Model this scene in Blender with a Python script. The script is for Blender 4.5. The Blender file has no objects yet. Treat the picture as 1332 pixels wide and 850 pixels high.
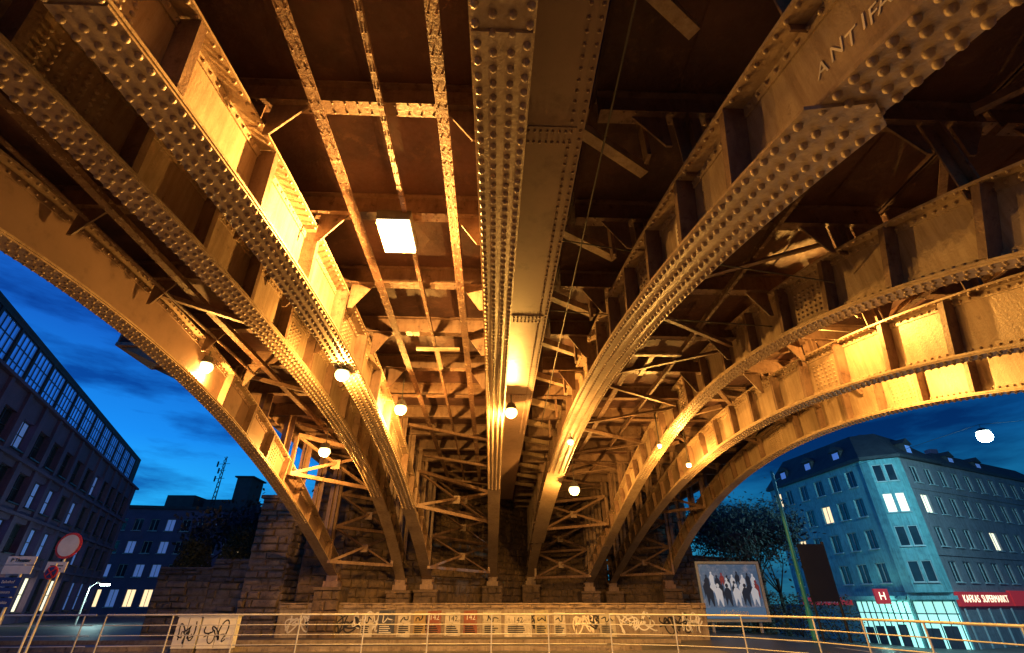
import bpy, math, random
import numpy as np
from mathutils import Vector, Matrix
random.seed(4)
scn=bpy.context.scene; col=scn.collection
rad=math.radians
V=lambda x,y,z: Vector((x,y,z))
# ------------------------------------------------------------------ camera (world origin = the camera, ground about 1.4 m below)
FP=620.0; PITCH=30.0; YAW=-2.08; GZ=-1.4
R=Matrix.Rotation(rad(YAW),3,'Z')@Matrix.Rotation(rad(90+PITCH),3,'X')
def ray(px,py): return R@V((px-666)/FP,-(py-425)/FP,-1)
def atY(px,py,Y): r=ray(px,py); return r*(Y/r.y)
def atX(px,py,X): r=ray(px,py); return r*(X/r.x)
def atZ(px,py,Z): r=ray(px,py); return r*(Z/r.z)
cd=bpy.data.cameras.new('camera'); cam=bpy.data.objects.new('camera',cd); col.objects.link(cam)
cd.sensor_width=36; cd.lens=FP/1332*36; cd.clip_end=3000; cd.clip_start=0.05
cam.rotation_euler=R.to_euler(); scn.camera=cam
scn.view_settings.view_transform='Standard'; scn.view_settings.look='None'; scn.view_settings.exposure=0

# ------------------------------------------------------------------ materials
def newmat(n):
    m=bpy.data.materials.new(n); m.use_nodes=True; nt=m.node_tree; return m,nt,nt.nodes['Principled BSDF']
def noise(nt,scale,detail=6,rough=.6,vec=None):
    n=nt.nodes.new('ShaderNodeTexNoise'); n.inputs['Scale'].default_value=scale; n.inputs['Detail'].default_value=detail; n.inputs['Roughness'].default_value=rough
    if vec is not None: nt.links.new(vec,n.inputs['Vector'])
    return n
def ramp(nt,src,a,b,ca=(0,0,0,1),cb=(1,1,1,1)):
    r=nt.nodes.new('ShaderNodeValToRGB'); r.color_ramp.elements[0].position=a; r.color_ramp.elements[1].position=b
    r.color_ramp.elements[0].color=ca; r.color_ramp.elements[1].color=cb; nt.links.new(src,r.inputs[0]); return r
def mix(nt,fac,a,b,mode='MIX'):
    m=nt.nodes.new('ShaderNodeMix'); m.data_type='RGBA'; m.blend_type=mode
    if isinstance(fac,float): m.inputs[0].default_value=fac
    else: nt.links.new(fac,m.inputs[0])
    for i,s in ((6,a),(7,b)):
        if isinstance(s,tuple): m.inputs[i].default_value=(*s,1)
        else: nt.links.new(s,m.inputs[i])
    return m.outputs[2]
def surf(name,c1,c2,c3=None,s1=1.2,s2=9,lo=.55,hi=.68,rough=.5,bump=.3,bscale=40,metal=0.0,streak=False,bd=.01):
    m,nt,b=newmat(name); tc=nt.nodes.new('ShaderNodeTexCoord'); vec=tc.outputs['Object']
    n1=noise(nt,s1,8,.65,vec); r1=ramp(nt,n1.outputs[0],.35,.65); c=mix(nt,r1.outputs[0],c1,c2)
    if c3:
        n2=noise(nt,s2,10,.7,vec); r2=ramp(nt,n2.outputs[0],lo,hi); c=mix(nt,r2.outputs[0],c,c3)
    if streak:
        mp=nt.nodes.new('ShaderNodeMapping'); mp.inputs['Scale'].default_value=(6,6,.5); nt.links.new(vec,mp.inputs[0])
        n4=noise(nt,1.5,6,.7,mp.outputs[0]); r4=ramp(nt,n4.outputs[0],.42,.72,(1,1,1,1),(.5,.4,.36,1)); c=mix(nt,.75,c,r4.outputs[0],'MULTIPLY')
    nt.links.new(c,b.inputs['Base Color']); b.inputs['Metallic'].default_value=metal
    n3=noise(nt,bscale,6,.6,vec); rr=ramp(nt,n3.outputs[0],.2,.8,(rough*.75,)*3+(1,),(min(1,rough*1.3),)*3+(1,)); nt.links.new(rr.outputs[0],b.inputs['Roughness'])
    bp=nt.nodes.new('ShaderNodeBump'); bp.inputs['Strength'].default_value=bump; bp.inputs['Distance'].default_value=bd
    nt.links.new(n3.outputs[0],bp.inputs['Height']); nt.links.new(bp.outputs[0],b.inputs['Normal'])
    return m
def emit(name,c,s):
    m,nt,b=newmat(name); b.inputs['Base Color'].default_value=(*c,1); b.inputs['Emission Color'].default_value=(*c,1); b.inputs['Emission Strength'].default_value=s; return m
def flat(name,c,rough=.6,metal=0): return surf(name,c,tuple(x*.7 for x in c),None,rough=rough,bump=.1,metal=metal)
M={}
M['paint']=surf('bridge_paint',(.46,.35,.25),(.32,.23,.16),(.13,.06,.04),s1=.9,s2=6,lo=.61,hi=.75,rough=.40,bump=.6,bscale=26,streak=True,bd=.014)
M['paint2']=surf('bridge_paint_worn_dim',(.27,.175,.13),(.165,.10,.075),(.07,.033,.026),s1=1.4,s2=7,lo=.55,hi=.7,rough=.45,bump=.7,bscale=22,streak=True,bd=.014)  # worn paint, darkened so bracing and stiffeners look shaded
M['plate']=surf('smooth_brown_plate',(.26,.17,.135),(.18,.115,.09),(.11,.06,.05),s1=.5,s2=2,lo=.55,hi=.8,rough=.42,bump=.25,bscale=9)
M['rusty']=surf('rusty_steel',(.16,.085,.055),(.085,.04,.03),(.32,.23,.16),s1=3,s2=9,lo=.57,hi=.61,rough=.65,bump=1,bscale=20,bd=.02)
M['deckplate']=surf('deck_plate',(.115,.05,.042),(.05,.024,.026),(.20,.11,.07),s1=.7,s2=3,lo=.55,hi=.8,rough=.65,bump=.7,bscale=12,bd=.02)  # dark base colour stands for lamplight that misses the deck
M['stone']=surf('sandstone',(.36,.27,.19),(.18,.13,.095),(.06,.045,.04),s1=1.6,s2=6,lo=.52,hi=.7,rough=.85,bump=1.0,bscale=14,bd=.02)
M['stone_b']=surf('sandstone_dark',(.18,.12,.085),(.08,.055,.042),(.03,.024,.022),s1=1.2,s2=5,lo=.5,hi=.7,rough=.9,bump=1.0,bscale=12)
M['stone_g']=surf('sandstone_grey',(.22,.19,.17),(.12,.10,.09),(.05,.05,.045),s1=1.2,s2=5,lo=.5,hi=.7,rough=.9,bump=1.0,bscale=12,bd=.02)
M['concrete']=surf('concrete',(.34,.29,.23),(.18,.14,.11),(.07,.055,.045),s1=1.5,s2=6,rough=.8,bump=.5,streak=True)
M['asphalt']=surf('asphalt',(.055,.055,.06),(.035,.035,.04),(.08,.08,.085),s1=.4,s2=30,rough=.32,bump=.5,bscale=90)
M['paving']=surf('paving',(.13,.12,.115),(.08,.075,.07),(.05,.05,.05),s1=.5,s2=8,rough=.6,bump=.4,bscale=30)
M['galv']=surf('galvanised_steel',(.62,.62,.60),(.45,.45,.43),(.25,.2,.15),s1=2,s2=12,lo=.6,hi=.7,rough=.35,bump=.15,metal=.3)
M['marking']=flat('road_paint',(.7,.7,.68))
M['white']=flat('white_paint',(.75,.75,.73)); M['red']=flat('red_paint',(.6,.03,.03)); M['blue']=flat('blue_paint',(.02,.04,.22)); M['black']=flat('black_paint',(.015,.015,.018))
M['green']=surf('green_post_paint',(.05,.42,.42),(.03,.30,.30),None,rough=.45)
M['glass_sky']=surf('window_glass_blue_glow',(.45,.6,.85),(.2,.3,.5),None,rough=.1,bump=.05,metal=1); q_=M['glass_sky'].node_tree.nodes['Principled BSDF']; q_.inputs['Emission Color'].default_value=(.02,.14,.6,1); q_.inputs['Emission Strength'].default_value=.45  # blue glow put into the glass as emission
M['glass_dark']=surf('window_glass_dark',(.05,.07,.09),(.02,.03,.04),None,s1=.4,rough=.12,bump=.02)
M['glass_dark'].node_tree.nodes['Principled BSDF'].inputs['Metallic'].default_value=.4
M['lit_warm']=emit('lit_window_warm',(1,.72,.38),1.3); M['lit_white']=emit('lit_window_white',(.98,.92,.62),1.3); M['lit_green']=emit('lit_shop',(.45,1,.88),.9)
M['pane_blue_glow']=emit('window_blue_glow',(.2,.38,.9),.22)  # dim blue sheen of some panes, put in as weak emission
M['frame']=flat('window_frame',(.5,.55,.56)); M['frame_dark']=flat('window_frame_dark',(.05,.05,.07),.4)
M['brick_dark']=surf('dark_brick',(.17,.10,.19),(.11,.07,.13),(.24,.16,.24),s1=.5,s2=14,rough=.85,bump=.6,bscale=20)
M['plaster_t']=surf('turquoise_plaster',(.22,.50,.52),(.15,.37,.41),(.09,.22,.26),s1=.35,s2=2,lo=.48,hi=.75,rough=.85,bump=.4,streak=True)
M['plaster_g']=surf('grey_plaster',(.28,.26,.29),(.19,.18,.21),(.12,.12,.14),s1=.3,s2=3,lo=.5,hi=.8,rough=.85,bump=.3,streak=True)
M['roof']=surf('slate_roof',(.05,.05,.06),(.03,.03,.04),None,rough=.7,bump=.6)
M['bark']=surf('bark',(.035,.03,.03),(.02,.018,.02),None,rough=.9,bump=1)
M['leaf']=surf('foliage',(.07,.08,.03),(.03,.045,.02),None,s1=1.5,rough=.7)
M['leaf2']=surf('foliage_dark',(.05,.06,.05),(.025,.035,.03),None,s1=1.5,rough=.7)
M['bulb']=emit('sodium_bulb',(1,.70,.24),6); M['flood']=emit('flood_glass',(1,.80,.42),8); M['cool']=emit('cool_lamp_glass',(.75,1,.97),60)
M['housing']=flat('lamp_housing',(.12,.11,.10),.5,.3)
M['chalk']=flat('chalk_paint',(.9,.8,.66))

# ------------------------------------------------------------------ mesh builder
ORG={}
class MB:
    def __init__(s): s.v=[]; s.f=[]; s.sm=[]
    def add(s,vs,fs,sm=False):
        b=len(s.v); s.v+=[tuple(p) for p in vs]; s.f+=[tuple(i+b for i in f) for f in fs]; s.sm+=[sm]*len(fs)
    BF=[(0,3,2,1),(4,5,6,7),(0,1,5,4),(1,2,6,5),(2,3,7,6),(3,0,4,7)]
    def box(s,x0,x1,y0,y1,z0,z1): s.add([(x0,y0,z0),(x1,y0,z0),(x1,y1,z0),(x0,y1,z0),(x0,y0,z1),(x1,y0,z1),(x1,y1,z1),(x0,y1,z1)],MB.BF)
    def obox(s,c,a,b,d):
        s.add([c-a-b-d,c+a-b-d,c+a+b-d,c-a+b-d,c-a-b+d,c+a-b+d,c+a+b+d,c-a+b+d],MB.BF)
    def beam(s,p0,p1,w,h,up=None):
        p0=Vector(p0);p1=Vector(p1); t=(p1-p0); L=t.length; t.normalize(); up=up or V(0,0,1)
        if abs(t.dot(up))>.98: up=V(0,1,0)
        a=t.cross(up).normalized(); u=a.cross(t)
        s.obox((p0+p1)/2,t*L/2,a*w/2,u*h/2)
    def angle(s,p0,p1,w,th=.012):
        p0=Vector(p0);p1=Vector(p1); t=(p1-p0).normalized(); up=V(0,0,1)
        if abs(t.dot(up))>.98: up=V(0,1,0)
        a=t.cross(up).normalized(); u=a.cross(t)
        s.beam(p0,p1,w,th); s.beam(p0+a*(w/2-th/2)+u*(w/2),p1+a*(w/2-th/2)+u*(w/2),th,w)
    def ibeam(s,p0,p1,w,h,t=.025):
        u=V(0,0,1); p0=Vector(p0);p1=Vector(p1)
        s.beam(p0+u*(h/2-t/2),p1+u*(h/2-t/2),w,t); s.beam(p0-u*(h/2-t/2),p1-u*(h/2-t/2),w,t); s.beam(p0,p1,t,h-2*t)
    def cyl(s,p0,p1,r0,r1=None,n=10,cap=True):
        r1=r0 if r1 is None else r1; p0=Vector(p0);p1=Vector(p1); t=(p1-p0).normalized()
        a=t.orthogonal().normalized(); b=t.cross(a); vs=[];fs=[]
        for p,r in((p0,r0),(p1,r1)):
            for i in range(n): q=2*math.pi*i/n; vs.append(p+a*math.cos(q)*r+b*math.sin(q)*r)
        for i in range(n): j=(i+1)%n; fs.append((i,j,n+j,n+i))
        s.add(vs,fs,True)
        if cap: s.add(vs,[tuple(range(n-1,-1,-1)),tuple(range(n,2*n))])
    def dome(s,p,nrm,r,h,n=8):
        nrm=Vector(nrm).normalized(); a=nrm.orthogonal().normalized(); b=nrm.cross(a); vs=[];fs=[]
        for rr,hh in((r,-.002),(r*.9,h*.55)):
            for i in range(n): q=2*math.pi*i/n; vs.append(p+a*math.cos(q)*rr+b*math.sin(q)*rr+nrm*hh)
        vs.append(p+nrm*h)
        for i in range(n):
            j=(i+1)%n; fs.append((i,j,n+j,n+i)); fs.append((n+i,n+j,2*n))
        s.add(vs,fs,True)
    def sphere(s,c,r,n=10,m=6,sz=1):
        vs=[];fs=[]
        for k in range(m+1):
            ph=math.pi*k/m
            for i in range(n): q=2*math.pi*i/n; vs.append(c+V(r*math.sin(ph)*math.cos(q),r*math.sin(ph)*math.sin(q),r*sz*math.cos(ph)))
        for k in range(m):
            for i in range(n): j=(i+1)%n; fs.append((k*n+i,(k+1)*n+i,(k+1)*n+j,k*n+j))
        s.add(vs,fs,True)
    def build(s,name,mat,parent=None,org=None):
        if parent is not None: o0=ORG[parent.name]
        else: o0=Vector(org) if org is not None else V(0,0,0)
        me=bpy.data.meshes.new(name); me.from_pydata([(a-o0.x,b-o0.y,c-o0.z) for a,b,c in s.v],[],s.f); me.materials.append(M[mat] if isinstance(mat,str) else mat)
        me.polygons.foreach_set('use_smooth',s.sm); me.update()
        o=bpy.data.objects.new(name,me); col.objects.link(o)
        if parent is not None: o.parent=parent
        else: o.location=o0
        ORG[o.name]=o0; return o
def tag(o,label=None,cat=None,group=None,kind=None):
    for k,v in(('label',label),('category',cat),('group',group),('kind',kind)):
        if v: o[k]=v
    return o
def empty(name,loc,label,cat,group=None):
    o=bpy.data.objects.new(name,None); col.objects.link(o); o.location=loc; o.empty_display_size=.3; ORG[o.name]=Vector(loc); return tag(o,label,cat,group)
def text(name,s,size,loc,xd,nd,mat,parent,ext=.004,align='CENTER',sx=1):
    cu=bpy.data.curves.new(name,'FONT'); cu.body=s; cu.size=size; cu.extrude=ext; cu.align_x=align; cu.align_y='CENTER'
    t=bpy.data.objects.new('tmp',cu); col.objects.link(t); dg=bpy.context.evaluated_depsgraph_get()
    me=bpy.data.meshes.new_from_object(t.evaluated_get(dg)); bpy.data.objects.remove(t)
    xd=Vector(xd).normalized(); nd=Vector(nd).normalized(); yd=nd.cross(xd).normalized(); o0=ORG[parent.name]; xd=xd*sx
    mt=Matrix(((xd.x,yd.x,nd.x,loc[0]-o0.x),(xd.y,yd.y,nd.y,loc[1]-o0.y),(xd.z,yd.z,nd.z,loc[2]-o0.z),(0,0,0,1)))
    me.transform(mt); me.materials.clear(); me.materials.append(M[mat])
    o=bpy.data.objects.new(name,me); col.objects.link(o); o.parent=parent; ORG[o.name]=o0; return o
def squiggle(mb,c,xd,yd,w,h,th,n,seed):
    xd=Vector(xd);yd=Vector(yd); nd=xd.cross(yd).normalized(); pts=[]
    for i in range(n*6+1):
        t=i/6; pts.append(c+xd*(w*(i/(n*6)-.5)+w*.10*math.sin(t*2.9+seed))+yd*h*.5*math.sin(t*2.1+seed*1.7)*(0.6+.4*math.sin(t*.9+seed)))
    for a,b in zip(pts,pts[1:]):
        if (b-a).length>1e-4:
            t=(b-a).normalized(); sdir=nd.cross(t)*th/2; mb.add([a-sdir,b-sdir,b+sdir,a+sdir],[(0,1,2,3)])

# ------------------------------------------------------------------ terrain
def ss(t): t=max(0,min(1,t)); return t*t*(3-2*t)
def gz(x,y): return GZ-2.0*ss((x-11)/24)
def sheet(name,x0,x1,y0,y1,nx,ny,dz,mat):
    mb=MB(); vs=[];fs=[]
    for j in range(ny+1):
        for i in range(nx+1):
            x=x0+(x1-x0)*i/nx; y=y0+(y1-y0)*j/ny; vs.append((x,y,gz(x,y)+dz))
    for j in range(ny):
        for i in range(nx): a=j*(nx+1)+i; fs.append((a,a+1,a+nx+2,a+nx+1))
    mb.add(vs,fs); o=mb.build(name,mat); tag(o,kind='structure'); return o
sheet('ground',-600,600,-400,900,240,20,0,'paving')
sheet('road',-200,7.6,19.2,22.0,60,2,.004,'asphalt')
sheet('side_road',7.6,17,-30,200,12,10,.004,'asphalt')
mb=MB()
for i in range(12): x=-40+i*3.6; mb.box(x,x+1.6,20.55,20.67,GZ+.008,GZ+.010)
for i in range(10): y=6+i*4; mb.add([(12.2,y,gz(12.2,y)+.009),(12.35,y,gz(12.35,y)+.009),(12.35,y+2,gz(12.35,y+2)+.009),(12.2,y+2,gz(12.2,y+2)+.009)],[(0,1,2,3)])
tag(mb.build('road_marking','marking'),kind='structure')
mb=MB(); mb.box(-60,7.4,22.0,22.18,GZ,GZ+.13); mb.box(-60,5,18.9,19.08,GZ,GZ+.13); tag(mb.build('kerb','concrete'),kind='structure')
mb=MB(); mb.box(-60,7.4,22.19,24.4,GZ,GZ+.12); tag(mb.build('pavement','paving'),kind='structure')

# ------------------------------------------------------------------ bridge ribs
S2=[0+2*k for k in range(0,18)]; S3=[.4+1.25*k for k in range(30)]
RD=[ # name, X, soffit picks, flange width, stiffener stations, splice stations
 ('Z',-7.0,[(0,312),(90,372),(180,440),(290,540),(350,620),(400,690),(433,750)],.42,[11.5+1.5*k for k in range(10)],(15,)),
 ('A2',-4.45,[(0,80),(100,182),(200,278),(290,370),(380,470),(430,540),(480,620),(508,700),(521,755)],.46,[1+1.5*k for k in range(20)],(3.2,9.2,15)),
 ('A1',-3.2,[(85,0),(200,125),(310,260),(380,362),(440,465),(500,580),(538,680),(556,755)],.50,[1.1+1.7*k for k in range(18)],(2.0,8.8,15)),
 ('B',0,None,.50,S2,(3,9,15)),
 ('C',2.44,[(1230,70),(1010,215),(900,330),(790,480),(730,600),(700,700),(690,752)],.50,[3.2+1.2*k for k in range(26)],(6.2,11.2,15.8)),
 ('D',5.8,[(1290,350),(1100,405),(960,475),(880,560),(820,650),(775,740),(766,760)],.44,S3,(7.3,13.5)),
 ('E',7.6,[(1332,455),(1240,470),(1100,500),(1000,545),(900,620),(830,700),(797,760)],.42,S3,(9.8,16)),
 ('F',10.4,[(1332,512),(1180,522),(1080,560),(1000,600),(930,655),(880,730),(870,757)],.42,S3,(11.0,17))]
class Rib:
    def __init__(s,name,X,picks,w,st,sp):
        s.name=name;s.X=X;s.w=w;s.st=st;s.sp=sp
        if picks: P=[atX(px,py,X) for px,py in picks]; ys=[p.y for p in P]; zs=[p.z for p in P]
        else: ys=[1.76,5,10,16,25,31]; zs=[3.7,4.2,4.5,4.15,2.7,1.2]
        s.c=np.polyfit(ys,zs,3); s.y0=min(ys); s.D=max(ys); s.s0=max(-.05,min(.7,np.polyval(np.polyder(s.c),s.y0))); s.z0=np.polyval(s.c,s.y0)
        s.Y=[-2.5+(s.D+2.5)*i/90 for i in range(91)]
    def z(s,Y):
        if Y<s.y0: return float(s.z0+s.s0*(Y-s.y0)-.03*(Y-s.y0)**2)
        return float(np.polyval(s.c,Y))
    def h(s,Y): return 1.0-.35*ss((Y-10)/(s.D-10))
    def fr(s,Y):
        d=(s.z(Y+.05)-s.z(Y-.05))/.1; n=math.hypot(1,d); return V(0,1/n,d/n),V(0,-d/n,1/n)
    def pt(s,Y,x,n):
        T,N=s.fr(Y); return V(s.X+x,Y,s.z(Y))+N*n
    def sweep(s,mb,x0,x1,n0,n1,ya=-99,yb=999,top0=False,top1=False):
        ys=[y for y in s.Y if ya<y<yb]
        if ya>-50: ys=[ya]+ys
        if yb<900: ys=ys+[yb]
        vs=[];fs=[]
        for Y in ys:
            a=(s.h(Y)+n0) if top0 else n0; b=(s.h(Y)+n1) if top1 else n1
            vs+=[s.pt(Y,x0,a),s.pt(Y,x1,a),s.pt(Y,x1,b),s.pt(Y,x0,b)]
        for k in range(len(ys)-1):
            for i in range(4): j=(i+1)%4; fs.append((4*k+i,4*k+j,4*k+4+j,4*k+4+i))
        fs.append((3,2,1,0)); e=4*(len(ys)-1); fs.append((e,e+1,e+2,e+3)); mb.add(vs,fs)
ribs={r[0]:Rib(*r) for r in RD}
XB=[-.0+2*k for k in range(-1,18)]
ZD=5.95; BH=.42
def build_rib(r,root):
    w=r.w
    m=MB(); r.sweep(m,-.014,.014,.03,-.03,top1=True)
    for sg in(-1,1):
        x0,x1=sorted((sg*.015,sg*.034)); r.sweep(m,x0,x1,.036,.15); r.sweep(m,x0,x1,-.15,-.036,top0=True,top1=True)
    Y=.2; yend=19
    while Y<yend:
        T,N=r.fr(Y)
        for sg in(-1,1):
            m.dome(r.pt(Y,sg*.034,.095),V(sg,0,0),.025,.030); m.dome(r.pt(Y,sg*.034,r.h(Y)-.095),V(sg,0,0),.025,.030)
        Y+=.145*T.y
    rib=m.build('arch_rib','paint' if r.name!='Z' else 'plate',root)
    m=MB(); r.sweep(m,-w/2,w/2,0,.035)
    cw=w/2-.015; ca=2.0
    if r.name=='C':
        cw=.35; ca=2.15
        T,N=r.fr(ca); tip=[r.pt(ca,-cw,-.001),r.pt(ca,cw,-.001),r.pt(ca-.22,cw*.25,-.001),r.pt(ca-.13,-cw,-.001)]; tb=[q-N*.028 for q in tip]
        m.add(tip+tb,[(0,1,2,3),(7,6,5,4),(1,5,6,2),(2,6,7,3),(3,7,4,0)])
    r.sweep(m,-cw,cw,-.029,-.001,ya=ca,yb=r.D-6)
    Y=.2
    while Y<yend:
        T,N=r.fr(Y); off=-.029 if Y>ca else 0
        ww=2*cw if off else w
        for i,cx in enumerate((-.41,-.15,.15,.41)):
            yy=Y+(.07 if i in(1,2) else 0); rr=.033 if w>.45 else .024; m.dome(r.pt(yy,cx*ww,off),-N,rr,.052 if w>.45 else .03)
        Y+=.15*T.y
    m.build('soffit_flange','paint',rib)
    m=MB(); r.sweep(m,-w/2,w/2,-.035,0,top0=True,top1=True)
    Y=.2
    while Y<17:
        T,N=r.fr(Y)
        for cx in(-.41,.41): m.dome(r.pt(Y,cx*w,r.h(Y)-.036),-N,.025,.032)
        Y+=.145*T.y
    m.build('top_flange','paint',rib)
    for yb in r.st:
        if yb>r.D-1 or yb<.5 or any(abs(yb-q)<.5 for q in r.sp): continue
        T,N=r.fr(yb); h=r.h(yb); c=r.pt(yb,0,h/2); m=MB()
        for sg in(-1,1):
            m.obox(c+V(sg*(w/4+.006),0,0),V((w/4-.012),0,0),T*.012,N*(h/2-.04))
            m.obox(c+V(sg*.045,0,0)+T*.055,V(.008,0,0),T*.042,N*(h/2-.16))
            m.obox(c+V(sg*(w/2-.025),0,0)+T*.05,V(.012,0,0),T*.05,N*(h/2-.06))
            if yb<15:
                for q in range(5): m.dome(c+V(sg*.053,0,0)+T*.06+N*(q-2)*.15*h,V(sg,0,0),.02,.018)
        m.build('stiffener','paint2',rib)
    for ys in r.sp:
        m=MB()
        for sg in(-1,1):
            x0,x1=sorted((sg*.0145,sg*.026)); r.sweep(m,x0,x1,.16,.82-.17*ss((ys-10)/15),ya=ys-.5,yb=ys+.5)
            for a in range(7):
                for b in range(6):
                    yy=ys-.38+a*.125; m.dome(r.pt(yy,sg*.026,.22+b*.095),V(sg,0,0),.027,.034)
        m.build('splice_plate','paint',rib)
    return rib
spans=[('Z','A2'),('A1','B'),('C','D'),('E','F')]
edges=[(-7.7,-3.84),(-3.80,1.20),(1.24,6.68),(6.72,11.3)]
labs=['leftmost steel arch span, its outer rib edging the blue sky beside the dark brick building',
 'steel arch span left of centre with the square floodlight and the rib straight overhead',
 'steel arch span right of centre with chalk graffiti lettering on its near rib',
 'rightmost steel arch span, brightly lit ribs curving above the turquoise corner house']
roots=[]
for si,((a,b),(e0,e1)) in enumerate(zip(spans,edges)):
    ra,rb=ribs[a],ribs[b]; D=min(ra.D,rb.D)+1.5; Dm=max(ra.D,rb.D)+4
    root=empty('arch_bridge_span',((ra.X+rb.X)/2,D,0),labs[si],'bridge'); roots.append(root)
    for r in(ra,rb): r.obj=build_rib(r,root)
    m=MB(); m.box(e0,e1,-3,Dm+1,ZD+.02,ZD+.35)
    for k,yb in enumerate(XB):
        if yb>D: break
        n=max(2,round((e1-e0)/1.1))
        for i in range(n):
            x0=e0+(e1-e0)*i/n+.04; x1=e0+(e1-e0)*(i+1)/n-.04; cx=(x0+x1)/2; cy=yb+1
            m.add([(x0,yb+.1,ZD),(x1,yb+.1,ZD),(x1,yb+1.9,ZD),(x0,yb+1.9,ZD),(cx,cy,ZD-.04)],[(0,1,4),(1,2,4),(2,3,4),(3,0,4)])
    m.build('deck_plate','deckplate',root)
    for k,yb in enumerate(XB):
        if yb>D+2: break
        m=MB(); m.ibeam((e0+.05,yb,ZD-BH/2-.004),(e1-.05,yb,ZD-BH/2-.004),.2,BH)
        if yb<13:
            x=e0+.2
            while x<e1-.1:
                for sy in(-.07,.07): m.dome(V(x,yb+sy,ZD-BH-.004),V(0,0,-1),.018,.016,6)
                x+=.16
        m.build('cross_beam','paint2',root)
        for r in(ra,rb):
            if yb>r.D: continue
            zt=r.pt(yb,0,r.h(yb)).z; zb=ZD-BH-.006
            if zb-zt>.12:
                m=MB(); m.beam((r.X,yb,zt-.03),(r.X,yb,zb),.03,.22,V(0,1,0)); m.beam((r.X-.1,yb,zt-.03),(r.X-.1,yb,zb),.16,.02,V(0,1,0)) ; m.beam((r.X+.1,yb,zt-.03),(r.X+.1,yb,zb),.16,.02,V(0,1,0))
                m.build('spandrel_post','paint2',root)
            if yb<13:
                for sg in(-1,1):
                    if r.name=='B' and sg==1: continue
                    m=MB(); xx=r.X+sg*(r.w/2+.02); lo=max(zb-.55,3)
                    A=[(xx,yb-.013,zb),(xx+sg*.45,yb-.013,zb),(xx+sg*.08,yb-.013,lo),(xx,yb-.013,lo)]; B=[(p[0],yb+.013,p[2]) for p in A]
                    m.add(A+B,[(0,1,2,3),(7,6,5,4),(0,4,5,1),(1,5,6,2),(2,6,7,3),(3,7,4,0)])
                    m.build('gusset_plate','paint2',root)
    xs={0:(-6.15,-5.4),1:(-2.3,-1.5,-.74),2:(3.5,4.6),3:(8.6,9.5)}[si]
    for j,x in enumerate(xs):
        m=MB(); zz=ZD-BH-.02
        m.beam((x,-2.5,zz-.07),(x,D-1,zz-.07),.02,.14); m.beam((x,-2.5,zz-.15),(x,D-1,zz-.15),.15 if j!=1 else .07,.02)
        y=.3
        while y<12:
            for sx in(-.045,.045): m.dome(V(x+sx*(1 if j!=1 else .4),y,zz-.16),V(0,0,-1),.014,.014,6)
            y+=.22
        m.build('stringer','rusty',root)
    for k,yb in enumerate(XB[1:]):
        if yb+2>D-2 or yb<1 or (si==1 and yb<15) or (si!=2 and k%2): continue
        m=MB(); x0,x1=ra.X+.2,rb.X-.2; zc=ZD-BH-.26
        if k%2: x0,x1=x1,x0
        if yb>5: m.angle((x0,yb+.1,zc),(x1,yb+1.9,zc),.09); m.build('lateral_brace','paint2',root)
    if si==1:
        for yb in(10.4,):
            m=MB(); m.beam((-1.95,yb,ZD-.62),(-.9,yb,ZD-.62),.10,.06); m.beam((-1.45,yb+.06,ZD-.62),(-1.45,yb+1.1,ZD-.62),.10,.05); m.build('hanger_bracket','paint',root)
    if si==2:
        for yb in(10.5,):
            m=MB(); m.beam((3.2,yb,ZD-.62),(4.6,yb,ZD-.62),.12,.06); m.beam((3.9,yb+.06,ZD-.62),(3.9,yb+1.2,ZD-.62),.12,.05); m.build('hanger_bracket','paint',root)
    for dy,n in((1.6,3),(7.5,1)):
        ya,yc=ra.D-dy,rb.D-dy; m=MB(); za=max(.3,min(ra.z(ya),rb.z(yc))-.1); zt=ZD-BH-.1
        if dy>4: za=max(ra.z(ya),rb.z(yc))+.1; zt=za+1.3
        A=lambda t:V(ra.X+.2,ya,za+(zt-za)*t); B=lambda t:V(rb.X-.2,yc,za+(zt-za)*t)
        for q in range(n):
            m.angle(A(q/n),B((q+1)/n),.10); m.angle(B(q/n)+V(0,.03,0),A((q+1)/n)+V(0,.03,0),.10); m.angle(A(q/n),B(q/n),.12)
            c=(A((q+.5)/n)+B((q+.5)/n))/2; m.obox(c+V(0,-.02,0),V(.16,0,0),V(0,.01,0),V(0,0,.16))
        m.angle(A(1),B(1),.12); m.beam(A(0),A(1),.12,.12); m.beam(B(0),B(1),.12,.12)
        m.build('sway_frame','paint2',root)
    for r in(ra,rb):
        m=MB(); z=r.z(r.D); m.box(r.X-.32,r.X+.32,r.D-.2,r.D+.55,z-.42,z-.2); m.box(r.X-.24,r.X+.24,r.D-.1,r.D+.5,z-.21,z+.02)
        m.cyl((r.X-.3,r.D+.15,z),(r.X+.3,r.D+.15,z),.12); m.build('bearing_shoe','paint2',root)
for k in range(0,13):
    y=2.02+2*k
    m=MB(); m.angle((1.0,y+.12,ZD-BH-.10),(2.12,y+.85,ZD-BH-.10),.15,.02); m.build('gap_brace','paint',roots[1])
    if k<8:
        m=MB(); m.beam((1.9,y+.15,ZD-BH-.6),(1.9,y+.15,ZD),.05,.16,V(0,1,0)); m.build('hanger_plate','paint2',roots[1])
for k in range(1,12):
    yb=2*k; m=MB(); zc=ZD-BH-.12
    if k%2: m.angle((6.05,yb+1.7,zc),(7.3,yb+.35,zc),.11)
    else: m.angle((6.05,yb+.2,zc-.1),(7.3,yb+1.8,zc-.1),.11)
    m.build('gap_brace','paint2',roots[2])
rb=ribs['B']; ZP=4.98; m=MB(); m.box(.27,.93,-2.5,rb.D-3,ZP,ZP+.02)
for x0,x1 in((.27,.29),(.91,.93)): m.box(x0,x1,-2.5,rb.D-3,ZP+.021,ZD-.05)
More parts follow.
